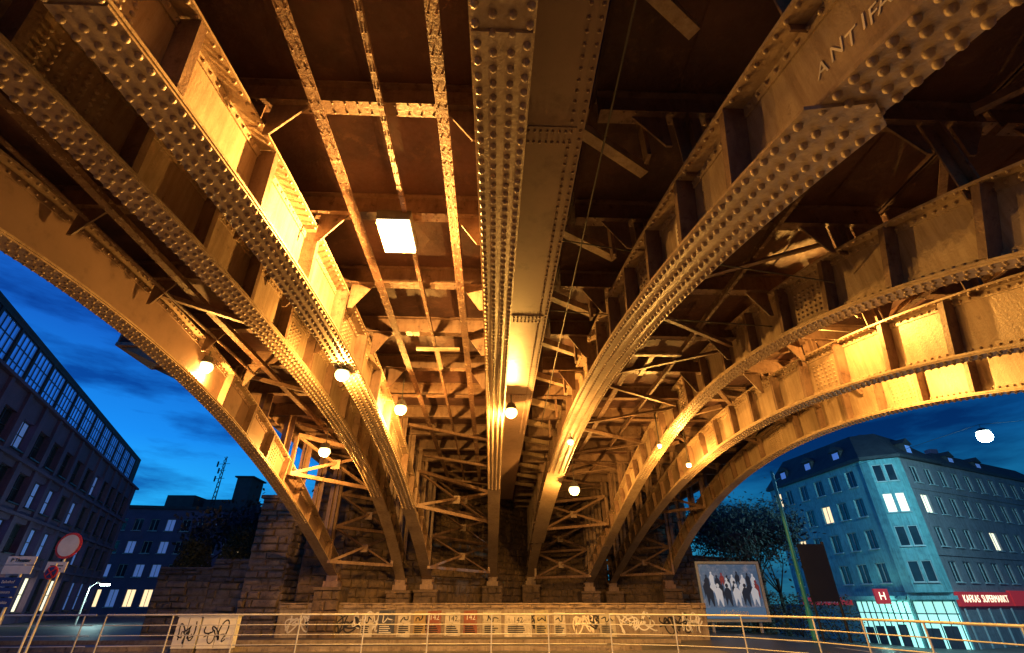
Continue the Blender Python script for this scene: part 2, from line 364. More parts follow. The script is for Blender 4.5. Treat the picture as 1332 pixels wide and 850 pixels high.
m.box(.931,1.02,-2.5,rb.D-3,ZP+.0,ZP+.018)
y=.3
while y<16:
    for x in(.85,.975): m.dome(V(x,y,ZP),V(0,0,-1),.022,.028,6)
    y+=.13
for yy in(3.9,8.3,12.5):
    m.box(.275,.925,yy-.14,yy+.14,ZP-.014,ZP-.001)
    for q in range(8):
        for s_ in(-.08,.08): m.dome(V(.34+q*.075,yy+s_,ZP-.014),V(0,0,-1),.020,.026,6)
m.build('service_plate','plate',roots[1])
m=MB(); m.box(-7.74,-7.71,-3,26,ZD-.55,ZD+.5); m.box(-7.85,-7.6,-3,26,ZD-.59,ZD-.555); m.build('fascia_girder','paint2',roots[0])
m=MB(); m.box(11.31,11.34,-3,34,ZD-.55,ZD+.5); m.box(11.2,11.45,-3,34,ZD-.59,ZD-.555); m.build('fascia_girder','paint2',roots[3])
m=MB(); m.box(-9.1,-7.75,10.4,11.8,5.3,5.38)
for y in(10.5,11.7): m.add([(-9.0,y,5.3),(-7.75,y,5.3),(-7.75,y,4.75)],[(0,1,2)]); 
for x,y in((-9.05,10.45),(-9.05,11.75),(-8.4,10.45),(-8.4,11.75)): m.cyl((x,y,5.38),(x,y,6.3),.03)
m.box(-9.08,-9.04,10.4,11.8,5.38,5.6); m.build('refuge_platform','paint2',roots[0])
for a,b,r_ in(((3.0,.5,4.9),(2.9,5.6,5.35),.012),((1.3,1,5.2),(1.6,16,5.35),.014),((1.0,6.1,5.2),(5.6,6.3,4.6),.012),((1.0,8.3,5.2),(8.8,8.6,4.9),.012)):
    m=MB(); m.cyl(a,b,r_); m.build('conduit','housing',roots[2])
m=MB(); m.cyl((-6.6,1,5.25),(-6.5,12,5.3),.035); m.build('conduit','rusty',roots[0])
rc=ribs['C']
for ch,yy,dn in zip('ANTIFA',(2.20,2.05,1.92,1.81,1.735,1.65),(-.04,-.02,-.05,-.03,-.05,-.04)):
    T,N=rc.fr(yy); p=rc.pt(yy,-.02,.52+dn); text('graffiti_letter',ch,.18,p,-T,V(-1,0,0),'chalk',rc.obj,.002)
m=MB(); T,N=rc.fr(4.9); c=rc.pt(4.9,-.02,.55); m.obox(c,V(.004,0,0),T*.14,N*.17); m.build('notice_plate','chalk',rc.obj)
m=MB(); c=rc.pt(4.9,-.025,.55)
for dn in(-.09,-.03,.03,.09): m.obox(c+N*dn,V(.002,0,0),T*.1,N*.012)
m.build('notice_lettering','paint2',rc.obj)

# ------------------------------------------------------------------ lamps
def plight(name,loc,c,p,r=.06,parent=None):
    l=bpy.data.lights.new(name,'POINT'); l.color=c; l.energy=p; l.shadow_soft_size=r; o=bpy.data.objects.new(name,l); col.objects.link(o); o.location=loc; return o
SOD=(1,.47,.085)
def lamp(p,label,power,r=.10,ztop=ZD-BH,shade=0):
    root=empty('bridge_lamp',p,label,'lamp','sodium lamps under the bridge')
    sr=shade or r*1.0
    m=MB(); m.cyl(p+V(0,0,r*.5),p+V(0,0,r*1.5),sr,r*.6,16); m.cyl(p+V(0,0,r*1.5),V(p.x,p.y,max(ztop,p.z+r*1.6)),.018,n=6); m.build('lamp_housing','housing',root)
    m=MB(); m.sphere(p,r,16,10,.85); m.build('lamp_globe','bulb',root)
    l=plight('lamp_light',(0,0,-r-.05),SOD,power,.03); l.parent=root
KP=1.9
L=[((267,478),4.85,'sodium lamp under the leftmost span, next to the outer rib against the sky',300,.17,9),
 ((445,488),4.15,'sodium lamp hanging under the second pair of ribs from the left',400,.15,4.5),
 ((521,533),4.55,'sodium lamp left of centre, beyond the end of the rusty stringer',620,.17,9),
 ((665,537),4.45,'sodium lamp just right of the central riveted rib',640,.17,9),
 ((422,588),4.3,'low sodium lamp deep under the leftmost span, above its lattice bracing',480,.19,9),
 ((742,575),3.95,'small sodium lamp below the graffitied rib, upper one of the two near it',110,.09,4.2),
 ((747,638),3.9,'large low sodium lamp deep under the span right of centre',440,.22,9),
 ((858,580),4.2,'tiny orange lamp beside the rib right of the low lamp',260,.07,9),
 ((896,605),4.1,'tiny orange lamp between the two close ribs at right',340,.09,9)]
for (px,z,lb,pw,r_,zt) in L:
    p=atZ(px[0],px[1],z); lamp(p,lb,pw*KP,r_,min(zt,ZD-BH))
for p,lb,pw in ((V(6.75,8.2,5.12),'sodium lamp tucked between the two close ribs at upper right',260),(V(9.1,10.5,4.85),'sodium lamp inside the rightmost span, lighting its outer rib',430)):
    lamp(p,lb,pw*KP,.07,shade=.2)  # wide housings added to keep these lamps' light off the deck
p=atZ(516,306,5.2); root=empty('floodlight',p,'big square floodlight on the deck underside near the picture centre','lamp')
m=MB(); 
m.box(p.x-.27,p.x+.27,p.y-.36,p.y+.42,p.z+.02,p.z+.2); m.box(p.x-.03,p.x+.03,p.y-.02,p.y+.04,p.z+.2,ZD-BH); m.build('lamp_housing','housing',root)
m=MB(); m.box(p.x-.255,p.x+.255,p.y-.345,p.y+.405,p.z-.04,p.z+.019); m.build('lamp_glass','flood',root)
l=plight('lamp_light',(0,0,-.14),(1,.49,.10),3100,.04); l.parent=root

# ------------------------------------------------------------------ stone abutment
def ashlar(m,p0,p1,z0,z1,rh=.36,seed=1,depth=.5,rough=.10):
    rnd=random.Random(seed); p0=Vector(p0).to_3d();p1=Vector(p1).to_3d(); t=(p1-p0); L=t.length; t.normalize(); n=V(t.y,-t.x,0)
    m.obox((p0+p1)/2+V(0,0,(z0+z1)/2)-n*(depth/2+.03),t*L/2,n*depth/2,V(0,0,(z1-z0)/2))
    z=z0
    while z<z1-.05:
        hh=min(rh*rnd.uniform(.7,1.25),z1-z); u=0
        while u<L-.02:
            w=min(rnd.uniform(.28,.95),L-u)
            if L-u-w<.2: w=L-u
            pr=rnd.uniform(0,rough); g=rnd.uniform(.010,.028); a,b,c,d=u+g,u+w-g,z+g,z+hh-g; P=lambda uu,zz,o: p0+t*uu+V(0,0,zz)+n*o
            j=lambda: rnd.uniform(-.02,.02); e=.035
            o1=pr+rnd.uniform(0,.03);f=[P(a+e+j(),c+e+j(),pr),P(b-e+j(),c+e+j(),pr+j()),P(b-e+j(),d-e+j(),o1),P(a+e+j(),d-e+j(),pr+j()),P((a+b)/2,(c+d)/2,pr+.03)]
            bk=[P(a,c,-.031),P(b,c,-.031),P(b,d,-.031),P(a,d,-.031)]; md=[P(a,c,pr*.4),P(b,c,pr*.4),P(b,d,pr*.4),P(a,d,pr*.4)]
            m.add(f+md+bk,[(0,1,4),(1,2,4),(2,3,4),(3,0,4),(5,6,1,0),(6,7,2,1),(7,8,3,2),(8,5,0,3),(9,10,6,5),(10,11,7,6),(11,12,8,7),(12,9,5,8)]); u+=w
        z+=hh
rl=[ribs[k] for k in('Z','A2','A1','B','C','D','E','F')]
root=empty('bridge_abutment',(1.5,31,GZ),'massive sandstone abutment behind the arch feet','abutment')
m=MB(); pts=[(r.X,r.D+1.0) for r in rl]; pts=[(-8.6,pts[0][1]-.6)]+pts+[(12.6,pts[-1][1]+.3)]
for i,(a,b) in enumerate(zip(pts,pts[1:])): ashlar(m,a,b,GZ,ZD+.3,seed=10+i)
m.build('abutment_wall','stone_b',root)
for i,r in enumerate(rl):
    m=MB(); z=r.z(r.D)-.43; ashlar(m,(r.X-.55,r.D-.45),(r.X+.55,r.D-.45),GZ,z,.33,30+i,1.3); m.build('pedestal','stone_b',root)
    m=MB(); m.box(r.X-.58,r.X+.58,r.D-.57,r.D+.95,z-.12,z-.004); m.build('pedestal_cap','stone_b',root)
root=empty('poster_wall',(0,23.6,GZ),'low weathered wall pasted with posters and graffiti under the bridge','wall')
m=MB(); m.box(-8.9,9.2,23.6,23.95,GZ+.0,-.28); m.build('wall','concrete',root)
m=MB(); ashlar(m,(-8.95,23.58),(9.25,23.58),-.278,-.05,.228,91,.4,.05); m.build('coping','stone',root)
for k,(x,c,w) in enumerate(((-7.9,'white',1.2),(-6.2,'black',1.6),(-5.2,'white',1.1),(-2.7,'black',.9),(6.1,'white',1.5),(7.8,'black',1.2),(3.9,'chalk',.9),(4.7,'black',1.0),(8.5,'white',.8),(-7.2,'black',.9),(1.9,'black',.9))):
    m=MB()
    for q in range(3): squiggle(m,V(x,23.593-.002*q,-.78+.06*math.sin(k*3+q)),V(1,0,0),V(0,0,1),w,.72,.055,7+q,k*3+q+1)
    m.build('graffiti',c,root)
cols=[((.50,.44,.28),'yellowish'),((.30,.10,.06),'red'),((.62,.58,.50),'white'),((.45,.32,.14),'orange'),((.07,.08,.12),'dark'),((.52,.48,.38),'cream')]
PX=[(478,.5,2,''),(503,.70,4,''),(526,.55,2,''),(546,.5,3,''),(565,.60,1,'142'),(589,.66,2,'142'),(612,.58,1,'142'),(640,.8,5,''),(674,1.15,2,'142'),(705,.6,0,''),(728,.5,2,''),(790,.7,5,'')]
ords=['first','second','third','fourth','fifth','sixth','seventh','eighth','ninth','tenth','eleventh','twelfth']
for i,(px,w,ci,tx) in enumerate(PX):
    p=atY(px,805,23.55); x=p.x; c,cn=cols[ci]; dz=random.uniform(-.06,.06); mm=surf('poster_paper_'+cn+str(i),c,tuple(q*.55 for q in c),(.22,.19,.15),s1=2.5,s2=7,lo=.55,hi=.65,rough=.8)
    root=empty('poster',(x,23.58,-.75),f'weathered {cn} poster, {ords[i]} from the left on the low wall','poster','posters on the low wall')
    m=MB(); a=random.uniform(-.02,.02); m.add([(x-w/2,23.585,-1.22+dz),(x+w/2,23.585,-1.22+dz+a),(x+w/2-.02,23.583,-.36+dz),(x-w/2+.01,23.583,-.38+dz+a)],[(0,1,2,3)]); m.build('poster_sheet',mm,root)
    if tx: text('poster_number',tx,.28,(x,23.577,-.62+dz),(1,0,0),(0,-1,0),'black' if ci!=1 else 'white',root,.002)
    m=MB()
    for q in range(4): m.box(x-w*.38,x+w*random.uniform(.1,.38),23.568,23.573,-1.12+q*.07,-1.085+q*.07)
    if not tx: squiggle(m,V(x,23.57,-.62),V(1,0,0),V(0,0,1),w*.6,.3,.04,5,i)
    m.build('poster_print','black' if ci not in(4,) else 'white',root)
root=empty('stone_pier',(-10.6,25.5,GZ),'tall rough sandstone pier beside the leftmost arch foot','pier')
m=MB(); ashlar(m,(-11.3,25.0),(-9.55,25.0),GZ,4.4,.30,77,1.6,.20); ashlar(m,(-9.55,25.0),(-9.3,26.6),GZ,4.4,.30,78,1.0,.15); m.build('masonry','stone',root)
m=MB(); m.box(-11.4,-9.35,24.85,26.6,4.4,4.55); m.build('coping','stone',root)
root=empty('retaining_wall',(-13.6,25.6,GZ),'grey sandstone retaining wall left of the tall stone pier','wall')
m=MB(); ashlar(m,(-15.4,25.4),(-13.0,25.4),GZ,1.25,.28,79,1.2,.2); ashlar(m,(-13.0,25.4),(-11.35,25.4),GZ,1.6,.28,80,1.2,.2); m.build('masonry','stone_g',root)
m=MB(); ashlar(m,(-15.4,25.35),(-13.0,25.35),1.25,1.4,.15,82,1.2,.1); ashlar(m,(-13.0,25.35),(-11.35,25.35),1.6,1.75,.15,83,1.2,.1); m.build('coping','stone_g',root)
root=empty('side_wall',(12.6,34,GZ),'rough stone wing wall behind the billboard','wall')
m=MB(); ashlar(m,(12.2,33.2),(19,37),GZ-1.5,2.6,.34,81,1.0); m.build('masonry','stone_b',root)

# ------------------------------------------------------------------ guard rails
def rail(path,label,n):
    c=sum((Vector((x,y,0)) for x,y in path),V(0,0,0))/len(path); root=empty('guard_rail',(c.x,c.y,GZ),label,'railing','pedestrian guard rails')
    P=[V(x,y,gz(x,y)) for x,y in path]
    for nm,h,r in(('top_rail',1.05,.026),('middle_rail',.78,.013),('middle_rail',.52,.013),('lower_rail',.26,.013)):
        m=MB()
        for a,b in zip(P,P[1:]): m.cyl(a+V(0,0,h),b+V(0,0,h),r); m.sphere(b+V(0,0,h),r,8,4)
        m.build(nm,'galv',root)
    for a,b in zip(P,P[1:]):
        k=max(1,round((b-a).length/n))
        for i in range(k):
            q=a.lerp(b,i/k); m=MB(); m.cyl(q,q+V(0,0,1.05),.022); m.cyl(q,q+V(0,0,.02),.06); m.build('post','galv',root)
rail([(-30,15.2),(-21,16.4),(-12.2,17.2),(-11.9,17.22)],'galvanised guard rail running along the street at far left',2.0)
rail([(-11.6,17.25),(-6,17.8),(0,17.9),(3.6,17.7)],'long galvanised guard rail in front of the poster wall',2.0)
rail([(3.75,17.65),(5.6,17.0),(7.2,15.9),(8.2,14),(8.7,11),(8.9,5.0)],'curved galvanised guard rail turning towards the viewer at right',1.9)

# ------------------------------------------------------------------ cabinets by the rail
for px,w,lb in((247,.72,'narrow white graffitied utility cabinet behind the rail'),(286,1.05,'wide white graffitied utility cabinet behind the rail')):
    p=atY(px,822,18.6); root=empty('utility_cabinet',(p.x,18.6,GZ),lb,'cabinet')
    m=MB(); m.box(p.x-w/2,p.x+w/2,18.4,18.75,GZ+.12,-.42); m.build('cabinet_body','white',root)
    m=MB(); m.box(p.x-w/2-.03,p.x+w/2+.03,18.37,18.78,-.42,-.36); m.build('cabinet_roof','galv',root)
    m=MB(); m.box(p.x-w/2+.02,p.x+w/2-.02,18.42,18.73,GZ,GZ+.12); m.build('plinth','concrete',root)
    m=MB(); squiggle(m,V(p.x,18.395,-.8),V(1,0,0),V(0,0,1),w*.7,.6,.04,7,px); squiggle(m,V(p.x,18.392,-.95),V(1,0,0),V(0,0,1),w*.6,.4,.03,9,px+2); m.build('graffiti','black',root)
    m=MB(); m.box(p.x-.005,p.x+.005,18.39,18.397,GZ+.15,-.45); m.box(p.x+.04,p.x+.07,18.37,18.397,-.9,-.8); m.build('door_seam','black',root)

# ------------------------------------------------------------------ signs at left
p=atY(90,710,14); root=empty('road_sign',(p.x,14,GZ),'round red and white no-vehicles sign with a plate under it on a post','sign')
m=MB(); m.cyl((p.x,14.04,GZ),(p.x,14.04,p.z+.3),.028); m.build('post','galv',root)
m=MB(); m.cyl((p.x,14.0,p.z),(p.x,13.98,p.z),.31,n=40); m.build('sign_disc','red',root)
m=MB(); m.cyl((p.x,13.978,p.z),(p.x,13.97,p.z),.255,n=40); m.build('sign_centre','white',root)
m=MB(); m.box(p.x-.34,p.x+.16,13.98,14.0,p.z-.62,p.z-.38); m.build('supplementary_plate','white',root)
m=MB(); m.box(p.x-.24,p.x+.08,13.97,13.979,p.z-.48,p.z-.46); m.box(p.x-.19,p.x+.05,13.97,13.979,p.z-.55,p.z-.53); m.build('plate_lettering','black',root)
p=atY(67,745,13.5); root=empty('no_stopping_sign',(p.x,13.5,GZ),'small blue and red no-stopping disc left of the round sign','sign')
m=MB(); m.cyl((p.x,13.54,GZ),(p.x,13.54,p.z+.2),.025); m.build('post','galv',root)
m=MB(); m.cyl((p.x,13.5,p.z),(p.x,13.48,p.z),.15,n=32); m.build('sign_disc','red',root)
m=MB(); m.cyl((p.x,13.478,p.z),(p.x,13.47,p.z),.12,n=32); m.build('sign_centre','blue',root)
m=MB(); m.beam((p.x-.09,13.465,p.z-.09),(p.x+.09,13.465,p.z+.09),.012,.03,V(0,0,1)); m.beam((p.x+.09,13.455,p.z-.09),(p.x-.09,13.455,p.z+.09),.008,.03,V(0,0,1)); m.build('sign_cross','red',root)
p=atY(16,752,12.5); root=empty('direction_sign',(p.x,12.5,GZ),'stacked direction sign boards at the far left edge, a pale panel over dark blue ones','sign')
m=MB(); m.cyl((p.x+.1,12.55,GZ),(p.x+.1,12.55,p.z+.4),.03); m.build('post','galv',root)
for q in range(3):
    m=MB(); m.box(p.x-.42,p.x+.22,12.5,12.52,p.z-.57+.2*q,p.z-.39+.2*q); m.build('blue_board','blue',root)
    text('sign_lettering',('\u2190 Stadtmitte','\u2190 Museum','\u2190 Bahnhof')[q],.085,(p.x-.10,12.49,p.z-.48+.2*q),(1,0,0),(0,-1,0),'white',root,.002)
for q in range(2):
    m=MB(); m.box(p.x-.30,p.x+.34,12.5,12.52,p.z+.08+.19*q,p.z+.25+.19*q); m.build('white_board','white',root)
text('sign_lettering','P Theater',.11,(p.x+.02,12.49,p.z+.355),(1,0,0),(0,-1,0),'black',root)

# ------------------------------------------------------------------ buildings
def facade(mb,p0,p1,z0,z1,rows,cols,root,pick,frame='frame',rec=.16,mull=1,trans=0):
    p0=V(p0[0],p0[1],0);p1=V(p1[0],p1[1],0); t=(p1-p0); L=t.length; t.normalize(); n=V(t.y,-t.x,0)
    P=lambda u,z,d=0: p0+t*u+V(0,0,z)-n*d
    us=[0]+[x for c in cols for x in c]+[L]; zs=[z0]+[x for r in rows for x in r]+[z1]
    for i in range(len(us)-1):
        for j in range(len(zs)-1):
            a,b,c,d=us[i],us[i+1],zs[j],zs[j+1]
            if b-a<1e-4 or d-c<1e-4: continue
            if i%2==1 and j%2==1:
                mb.add([P(a,c),P(b,c),P(b,d),P(a,d),P(a,c,rec+.1),P(b,c,rec+.1),P(b,d,rec+.1),P(a,d,rec+.1)],[(0,1,5,4),(1,2,6,5),(2,3,7,6),(3,0,4,7)])
                fm=MB(); w=.06; cz=(c+d)/2; cu=(a+b)/2; D=rec-.03
                fm.obox(P(cu,c+w/2,D),t*(b-a)/2,n*.03,V(0,0,w/2)); fm.obox(P(cu,d-w/2,D),t*(b-a)/2,n*.03,V(0,0,w/2))
                for uu in [a+w/2,b-w/2]+[a+(b-a)*(q+1)/(mull+1) for q in range(mull)]: fm.obox(P(uu,cz,D),t*w/2,n*.028,V(0,0,(d-c)/2-w))
                for q in range(trans): fm.obox(P(cu,c+(d-c)*(q+1)/(trans+1),D),t*((b-a)/2-w),n*.024,V(0,0,w/2.4))
                fm.obox(P(cu,c-.04,-.05),t*((b-a)/2+.06),n*.1,V(0,0,.035))
                fo=fm.build('window',frame,root)
                pm=MB(); pm.add([P(a,c,rec),P(b,c,rec),P(b,d,rec),P(a,d,rec)],[(0,1,2,3)]); pm.build('pane',pick(i//2,j//2),fo)
            else: mb.add([P(a,c),P(b,c),P(b,d),P(a,d)],[(0,1,2,3)])
    return P,t,n,L
rnd=random.Random(9)
p0=(-22.2,11);p1=(-43,61); L=math.hypot(20.8,50); root=empty('brick_building',(-34,36,GZ),'long dark brick office block with a glazed blue top storey at far left','building')
m=MB(); colsl=[(1.2+i*2.9,1.2+i*2.9+1.7) for i in range(18)]
P,t,n,_=facade(m,p0,p1,GZ,11.6,[(GZ+.7,GZ+3.0),(2.9,4.7),(5.7,7.5),(8.5,10.3)],colsl,root,lambda i,j:('lit_white' if j==0 and rnd.random()<.3 else ('pane_blue_glow' if rnd.random()<.2 else 'glass_dark')),'frame_dark',.3,1,1)
q0=Vector((*p0,0))-n*14; q1=Vector((*p1,0))-n*14; a=Vector((*p0,0)); b=Vector((*p1,0))
for s,e in((b,q1),(q1,q0),(q0,a)): m.add([s+V(0,0,GZ),e+V(0,0,GZ),e+V(0,0,11.6),s+V(0,0,11.6)],[(0,1,2,3)])
for i in range(19): u=.2+i*2.9; m.obox(P(u,(GZ+11.6)/2,-.08),t*.22,n*.1,V(0,0,(11.6-GZ)/2))
m.build('wall','brick_dark',root)
m=MB()
for z in(2.2,5.1,8.0,11.7): m.obox(P(L/2,z,-.12),t*L/2,n*.18,V(0,0,.09))
m.build('cornice','brick_dark',root)
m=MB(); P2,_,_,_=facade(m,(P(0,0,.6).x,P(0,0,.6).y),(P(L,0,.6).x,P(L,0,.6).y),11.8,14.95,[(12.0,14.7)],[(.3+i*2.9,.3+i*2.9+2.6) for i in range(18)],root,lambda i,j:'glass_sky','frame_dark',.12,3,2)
m.obox(P(L/2,15.05,5.5),t*L/2,n*4.9,V(0,0,.09)); m.obox(P(L,13,5)-t*.1,t*.1,n*4.3,V(0,0,1.9)); m.build('roof','roof',root)
root=empty('office_block',(-46,72,GZ),'dark block with rows of small windows at the end of the left street','building')
m=MB(); facade(m,(-62,70),(-33,74),GZ,11.2,[(-.6,1.4),(2.8,4.3),(5.6,7.1),(8.4,9.9)],[(1+i*2.0,1+i*2.0+1.1) for i in range(14)],root,lambda i,j:('lit_warm' if rnd.random()<.05 or (j==0 and rnd.random()<.5) else 'pane_blue_glow' if rnd.random()<.35 else 'glass_dark'),'frame',.15,1)
m.add([(-33,74,GZ),(-33,86,GZ),(-33,86,11.2),(-33,74,11.2)],[(0,1,2,3)]); m.build('wall','brick_dark',root)
m=MB(); m.add([(-62.3,69.7,11.2),(-32.7,73.7,11.2),(-32.7,86,11.2),(-62.3,86,11.2),(-62.3,69.7,11.6),(-32.7,73.7,11.6),(-32.7,86,11.6),(-62.3,86,11.6)],MB.BF); m.box(-48,-44,75,79,11.6,13.6); m.box(-38.6,-36.4,75,79,11.6,16.2); m.box(-43,-36,76,79,11.6,13.2); m.build('roof','roof',root)
m=MB(); m.box(-38.9,-36.1,74.7,79.3,16.2,16.4); m.build('chimney_cap','roof',root)
root=empty('radio_mast',(-42,76,13.2),'thin lattice antenna mast on the far roof','mast')
m=MB()
for dx,dy in((0,0),(.5,0),(.25,.4)): m.cyl((-42+dx,76+dy,12.4),(-41.8+dx*.3,76.1+dy*.3,19.6),.07,.04,6)
for i in range(10): z=12.6+i*.7; m.cyl((-42,76,z),(-41.5,76,z+.6),.04,n=5); m.cyl((-41.5,76,z),(-42,76,z+.6),.04,n=5)
m.build('lattice','black',root)
m=MB()
for z,w in((16.2,.7),(17.4,.5),(18.4,.9)): m.cyl((-41.8-w,76,z),(-41.8+w,76,z+.1),.035,n=5); m.box(-41.8-w-.08,-41.8-w+.08,75.9,76.1,z-.4,z+.4)
m.build('antenna','black',root)
# right corner house
def mk(p): return Vector((p[0],p[1],0))
A=(35.5,62.5);B=(36.9,47.3);Cc=(39.7,45.7);Dd=(67.1,58.0); gb=-3.7; ZT=12.6
root=empty('corner_house',(41,47,gb),'turquoise plastered corner house with a bay and slate mansard roof at right','building')
m=MB(); LS=(mk(B)-mk(A)).length
rows=[(1.5,3.2),(4.4,6.1),(7.3,9.0),(10.1,11.7)]
facade(m,A,B,gb,ZT,rows,[(.8,1.9),(2.9,4.0),(5.4,6.7),(8.0,9.3),(10.4,11.7),(12.8,14.0)],root,lambda i,j:'lit_warm' if (i,j) in((1,1),(3,2),(0,3)) else 'glass_dark')
m.build('wall','plaster_t',root)
m=MB(); n1=Vector((Cc[0]-B[0],Cc[1]-B[1],0)).normalized(); nn=V(n1.y,-n1.x,0)*.55
b0=mk(B)+n1*-.1;b1=mk(B)+nn+n1*.55;b2=mk(Cc)+nn-n1*.55;b3=mk(Cc)+n1*.1
for (s,e,cc) in((b0,b1,[]),(b1,b2,[(.2,1.0),(1.2,1.95)]),(b2,b3,[])):
    facade(m,(s.x,s.y),(e.x,e.y),.7,ZT-.4,rows,cc,root,lambda i,j:'lit_white' if j==2 else 'glass_dark',rec=.1,mull=0)
m.add([b0+V(0,0,.7),b1+V(0,0,.7),b2+V(0,0,.7),b3+V(0,0,.7)],[(3,2,1,0)]); m.add([b0+V(0,0,ZT-.4),b1+V(0,0,ZT-.4),b2+V(0,0,ZT-.4),b3+V(0,0,ZT-.4)],[(0,1,2,3)])
m.add([mk(B)+V(0,0,gb),mk(Cc)+V(0,0,gb),mk(Cc)+V(0,0,ZT),mk(B)+V(0,0,ZT)],[(0,1,2,3)])
m.build('bay','plaster_t',root)
m=MB(); colsr=[(1.3+i*2.5,1.3+i*2.5+1.3) for i in range(11)]
Pr,tr,nr,Lr=facade(m,Cc,Dd,gb,ZT,rows,colsr,root,lambda i,j:'lit_white' if (i,j) in((0,2),(4,1)) else 'glass_dark')
m.build('side_wall','plaster_g',root)
m=MB()
for z in(4.0-.3,9.5): 
    m.obox(Pr(Lr/2,z,-.04),tr*Lr/2,nr*.06,V(0,0,.08))
m.build('string_course','plaster_g',root)
def inner(pts,d):
    c=sum(pts,V(0,0,0))/len(pts); return [p+(c-p).normalized()*d for p in pts]
wing1=[mk(A),mk(B),mk(Cc),mk(Cc)+tr*7,mk(A)+V(13,2,0)]
m=MB()
for pts_,hh,dd in((wing1,2.9,2.6),([mk(Cc)+tr*7.02,mk(Dd),mk(Dd)-nr*10,mk(Cc)+tr*7.02-nr*10],1.5,2.4)):
    lo=[p+V(0,0,ZT+.012) for p in inner(pts_,-.45)]; hi=[p+V(0,0,ZT+hh) for p in inner(pts_,dd)]; k=len(lo)
    lo2=[p-V(0,0,.3) for p in lo]
    m.add(lo+hi,[(i,(i+1)%k,k+(i+1)%k,k+i) for i in range(k)]+[tuple(range(k,2*k))]); m.add(lo2+lo,[(i,(i+1)%k,k+(i+1)%k,k+i) for i in range(k)]+[tuple(reversed(range(k)))])
m.build('roof','roof',root)
for i,(s,e,u,z) in enumerate(((A,B,.2,.9),(A,B,.5,.9),(A,B,.8,.9),(Cc,Dd,.1,.9),(Cc,Dd,.36,.5),(Cc,Dd,.55,.5))):
    s=mk(s);e=mk(e);t_=(e-s).normalized();n_=V(t_.y,-t_.x,0); c=s.lerp(e,u)-n_*.9+V(0,0,ZT+z); m=MB(); m.obox(c,t_*.65,n_*.7,V(0,0,.6)); m.add([c+t_*-.8+n_*.85+V(0,0,.6),c+t_*.8+n_*.85+V(0,0,.6),c+n_*.85+V(0,0,1.15),c+t_*-.8-n_*.7+V(0,0,.6),c+t_*.8-n_*.7+V(0,0,.6),c-n_*.7+V(0,0,1.15)],[(0,1,2),(5,4,3),(0,2,5,3),(1,4,5,2),(0,3,4,1)]); d=m.build('dormer','roof',root)
    m=MB(); m.obox(c+n_*.71,t_*.42,n_*.01,V(0,0,.42)); m.build('pane','pane_blue_glow',d)
for x,y,h in((43.2,54,17.2),(40.6,59,16.6),(52.5,55.5,16.0)):
    m=MB(); m.box(x,x+1,y,y+.8,13.2,h); m.build('chimney','brick_dark',root)
def band(name,P,t,n,u0,u1,z0,z1,d0,d1,mat,root): m=MB(); m.obox(P((u0+u1)/2,(z0+z1)/2,-(d0+d1)/2),t*(u1-u0)/2,n*(d1-d0)/2,V(0,0,(z1-z0)/2)); return m.build(name,mat,root)
M['redsign']=emit('red_sign_face',(.62,.03,.04),.3)
band('shop_sign',Pr,tr,nr,.1,9.0,-.35,.75,.03,.3,'redsign',root)
text('shop_lettering','KAFKAS  SUPERMARKT',.80,Pr(4.55,.2,-.32),tr,nr,'lit_white',root,.01,sx=.95)
band('shop_sign',Pr,tr,nr,9.3,20,-.35,.9,.03,.3,'redsign',root)
band('shop_shutter',Pr,tr,nr,.6,8.6,gb+.3,-.6,.02,.1,'plaster_g',root)
for u in(.6,2.6,4.6,6.6,8.6): band('shutter_post',Pr,tr,nr,u-.06,u+.06,gb,-.5,.1,.2,'frame',root)
tB=(mk(B)-mk(A)).normalized(); nB=V(tB.y,-tB.x,0); PA=lambda u,z,d=0: mk(A)+tB*u+V(0,0,z)-nB*d
nC=V(n1.y,-n1.x,0); PC=lambda u,z,d=0: mk(B)+n1*u+V(0,0,z)-nC*d; LC=(mk(Cc)-mk(B)).length
rs=random.Random(5)
for PP,tt,n_,u0,u1 in((PA,tB,nB,9.0,LS-.2),(PC,n1,nC,.15,LC-.15)):
    band('shop_window',PP,tt,n_,u0,u1,gb+.2,.0,.02,.08,'lit_green',root)
    k=0
    while u0+k*.7<u1: u=u0+k*.7; band('shop_mullion',PP,tt,n_,u-.035,u+.035,gb,.05,.08,.16,'frame_dark',root); k+=1
    for z in(-.9,): band('shop_transom',PP,tt,n_,u0,u1,z-.04,z+.04,.082,.14,'frame_dark',root)
    k=0
    while u0+.2+k*1.3<u1-1: band('shop_goods',PP,tt,n_,u0+.2+k*1.3,u0+1.2+k*1.3,gb+.2,gb+rs.uniform(1.0,2.0),.084,.1,'frame_dark',root); k+=1
    band('shop_canopy',PP,tt,n_,u0-.3,u1+.15,.15,.45,.0,1.3,'plaster_t',root)
band('shop_fascia',PA,tB,nB,1.0,8.4,-.3,.4,.02,.2,'redsign',root)
text('shop_lettering','MARKT',.55,PA(5.4,.05,-.22),tB,nB,'white',root,.01,sx=1.5)
p=atY(1147,776,44.6); m=MB(); m.obox(p,V(.6,0,0),V(0,.08,0),V(0,0,.55)); s=m.build('projecting_sign','redsign',root); text('sign_letter','H',.8,p+V(0,-.1,0),(1,0,0),(0,-1,0),'lit_white',root,.01)
m=MB(); m.beam(p+V(.5,0,.4),V(36.8,47.4,p.z+.4),.05,.05); m.build('sign_bracket','frame_dark',root)
p=atY(1281,568,33); root=empty('suspended_street_lamp',p,'bright cool white street lamp hanging on a wire before the corner house','lamp')
m=MB(); m.cyl(p+V(0,0,.35),p+V(0,0,.6),.42,.2,14); m.cyl(p+V(0,0,.6),p+V(0,0,.9),.02,n=6); m.build('lamp_housing','housing',root)
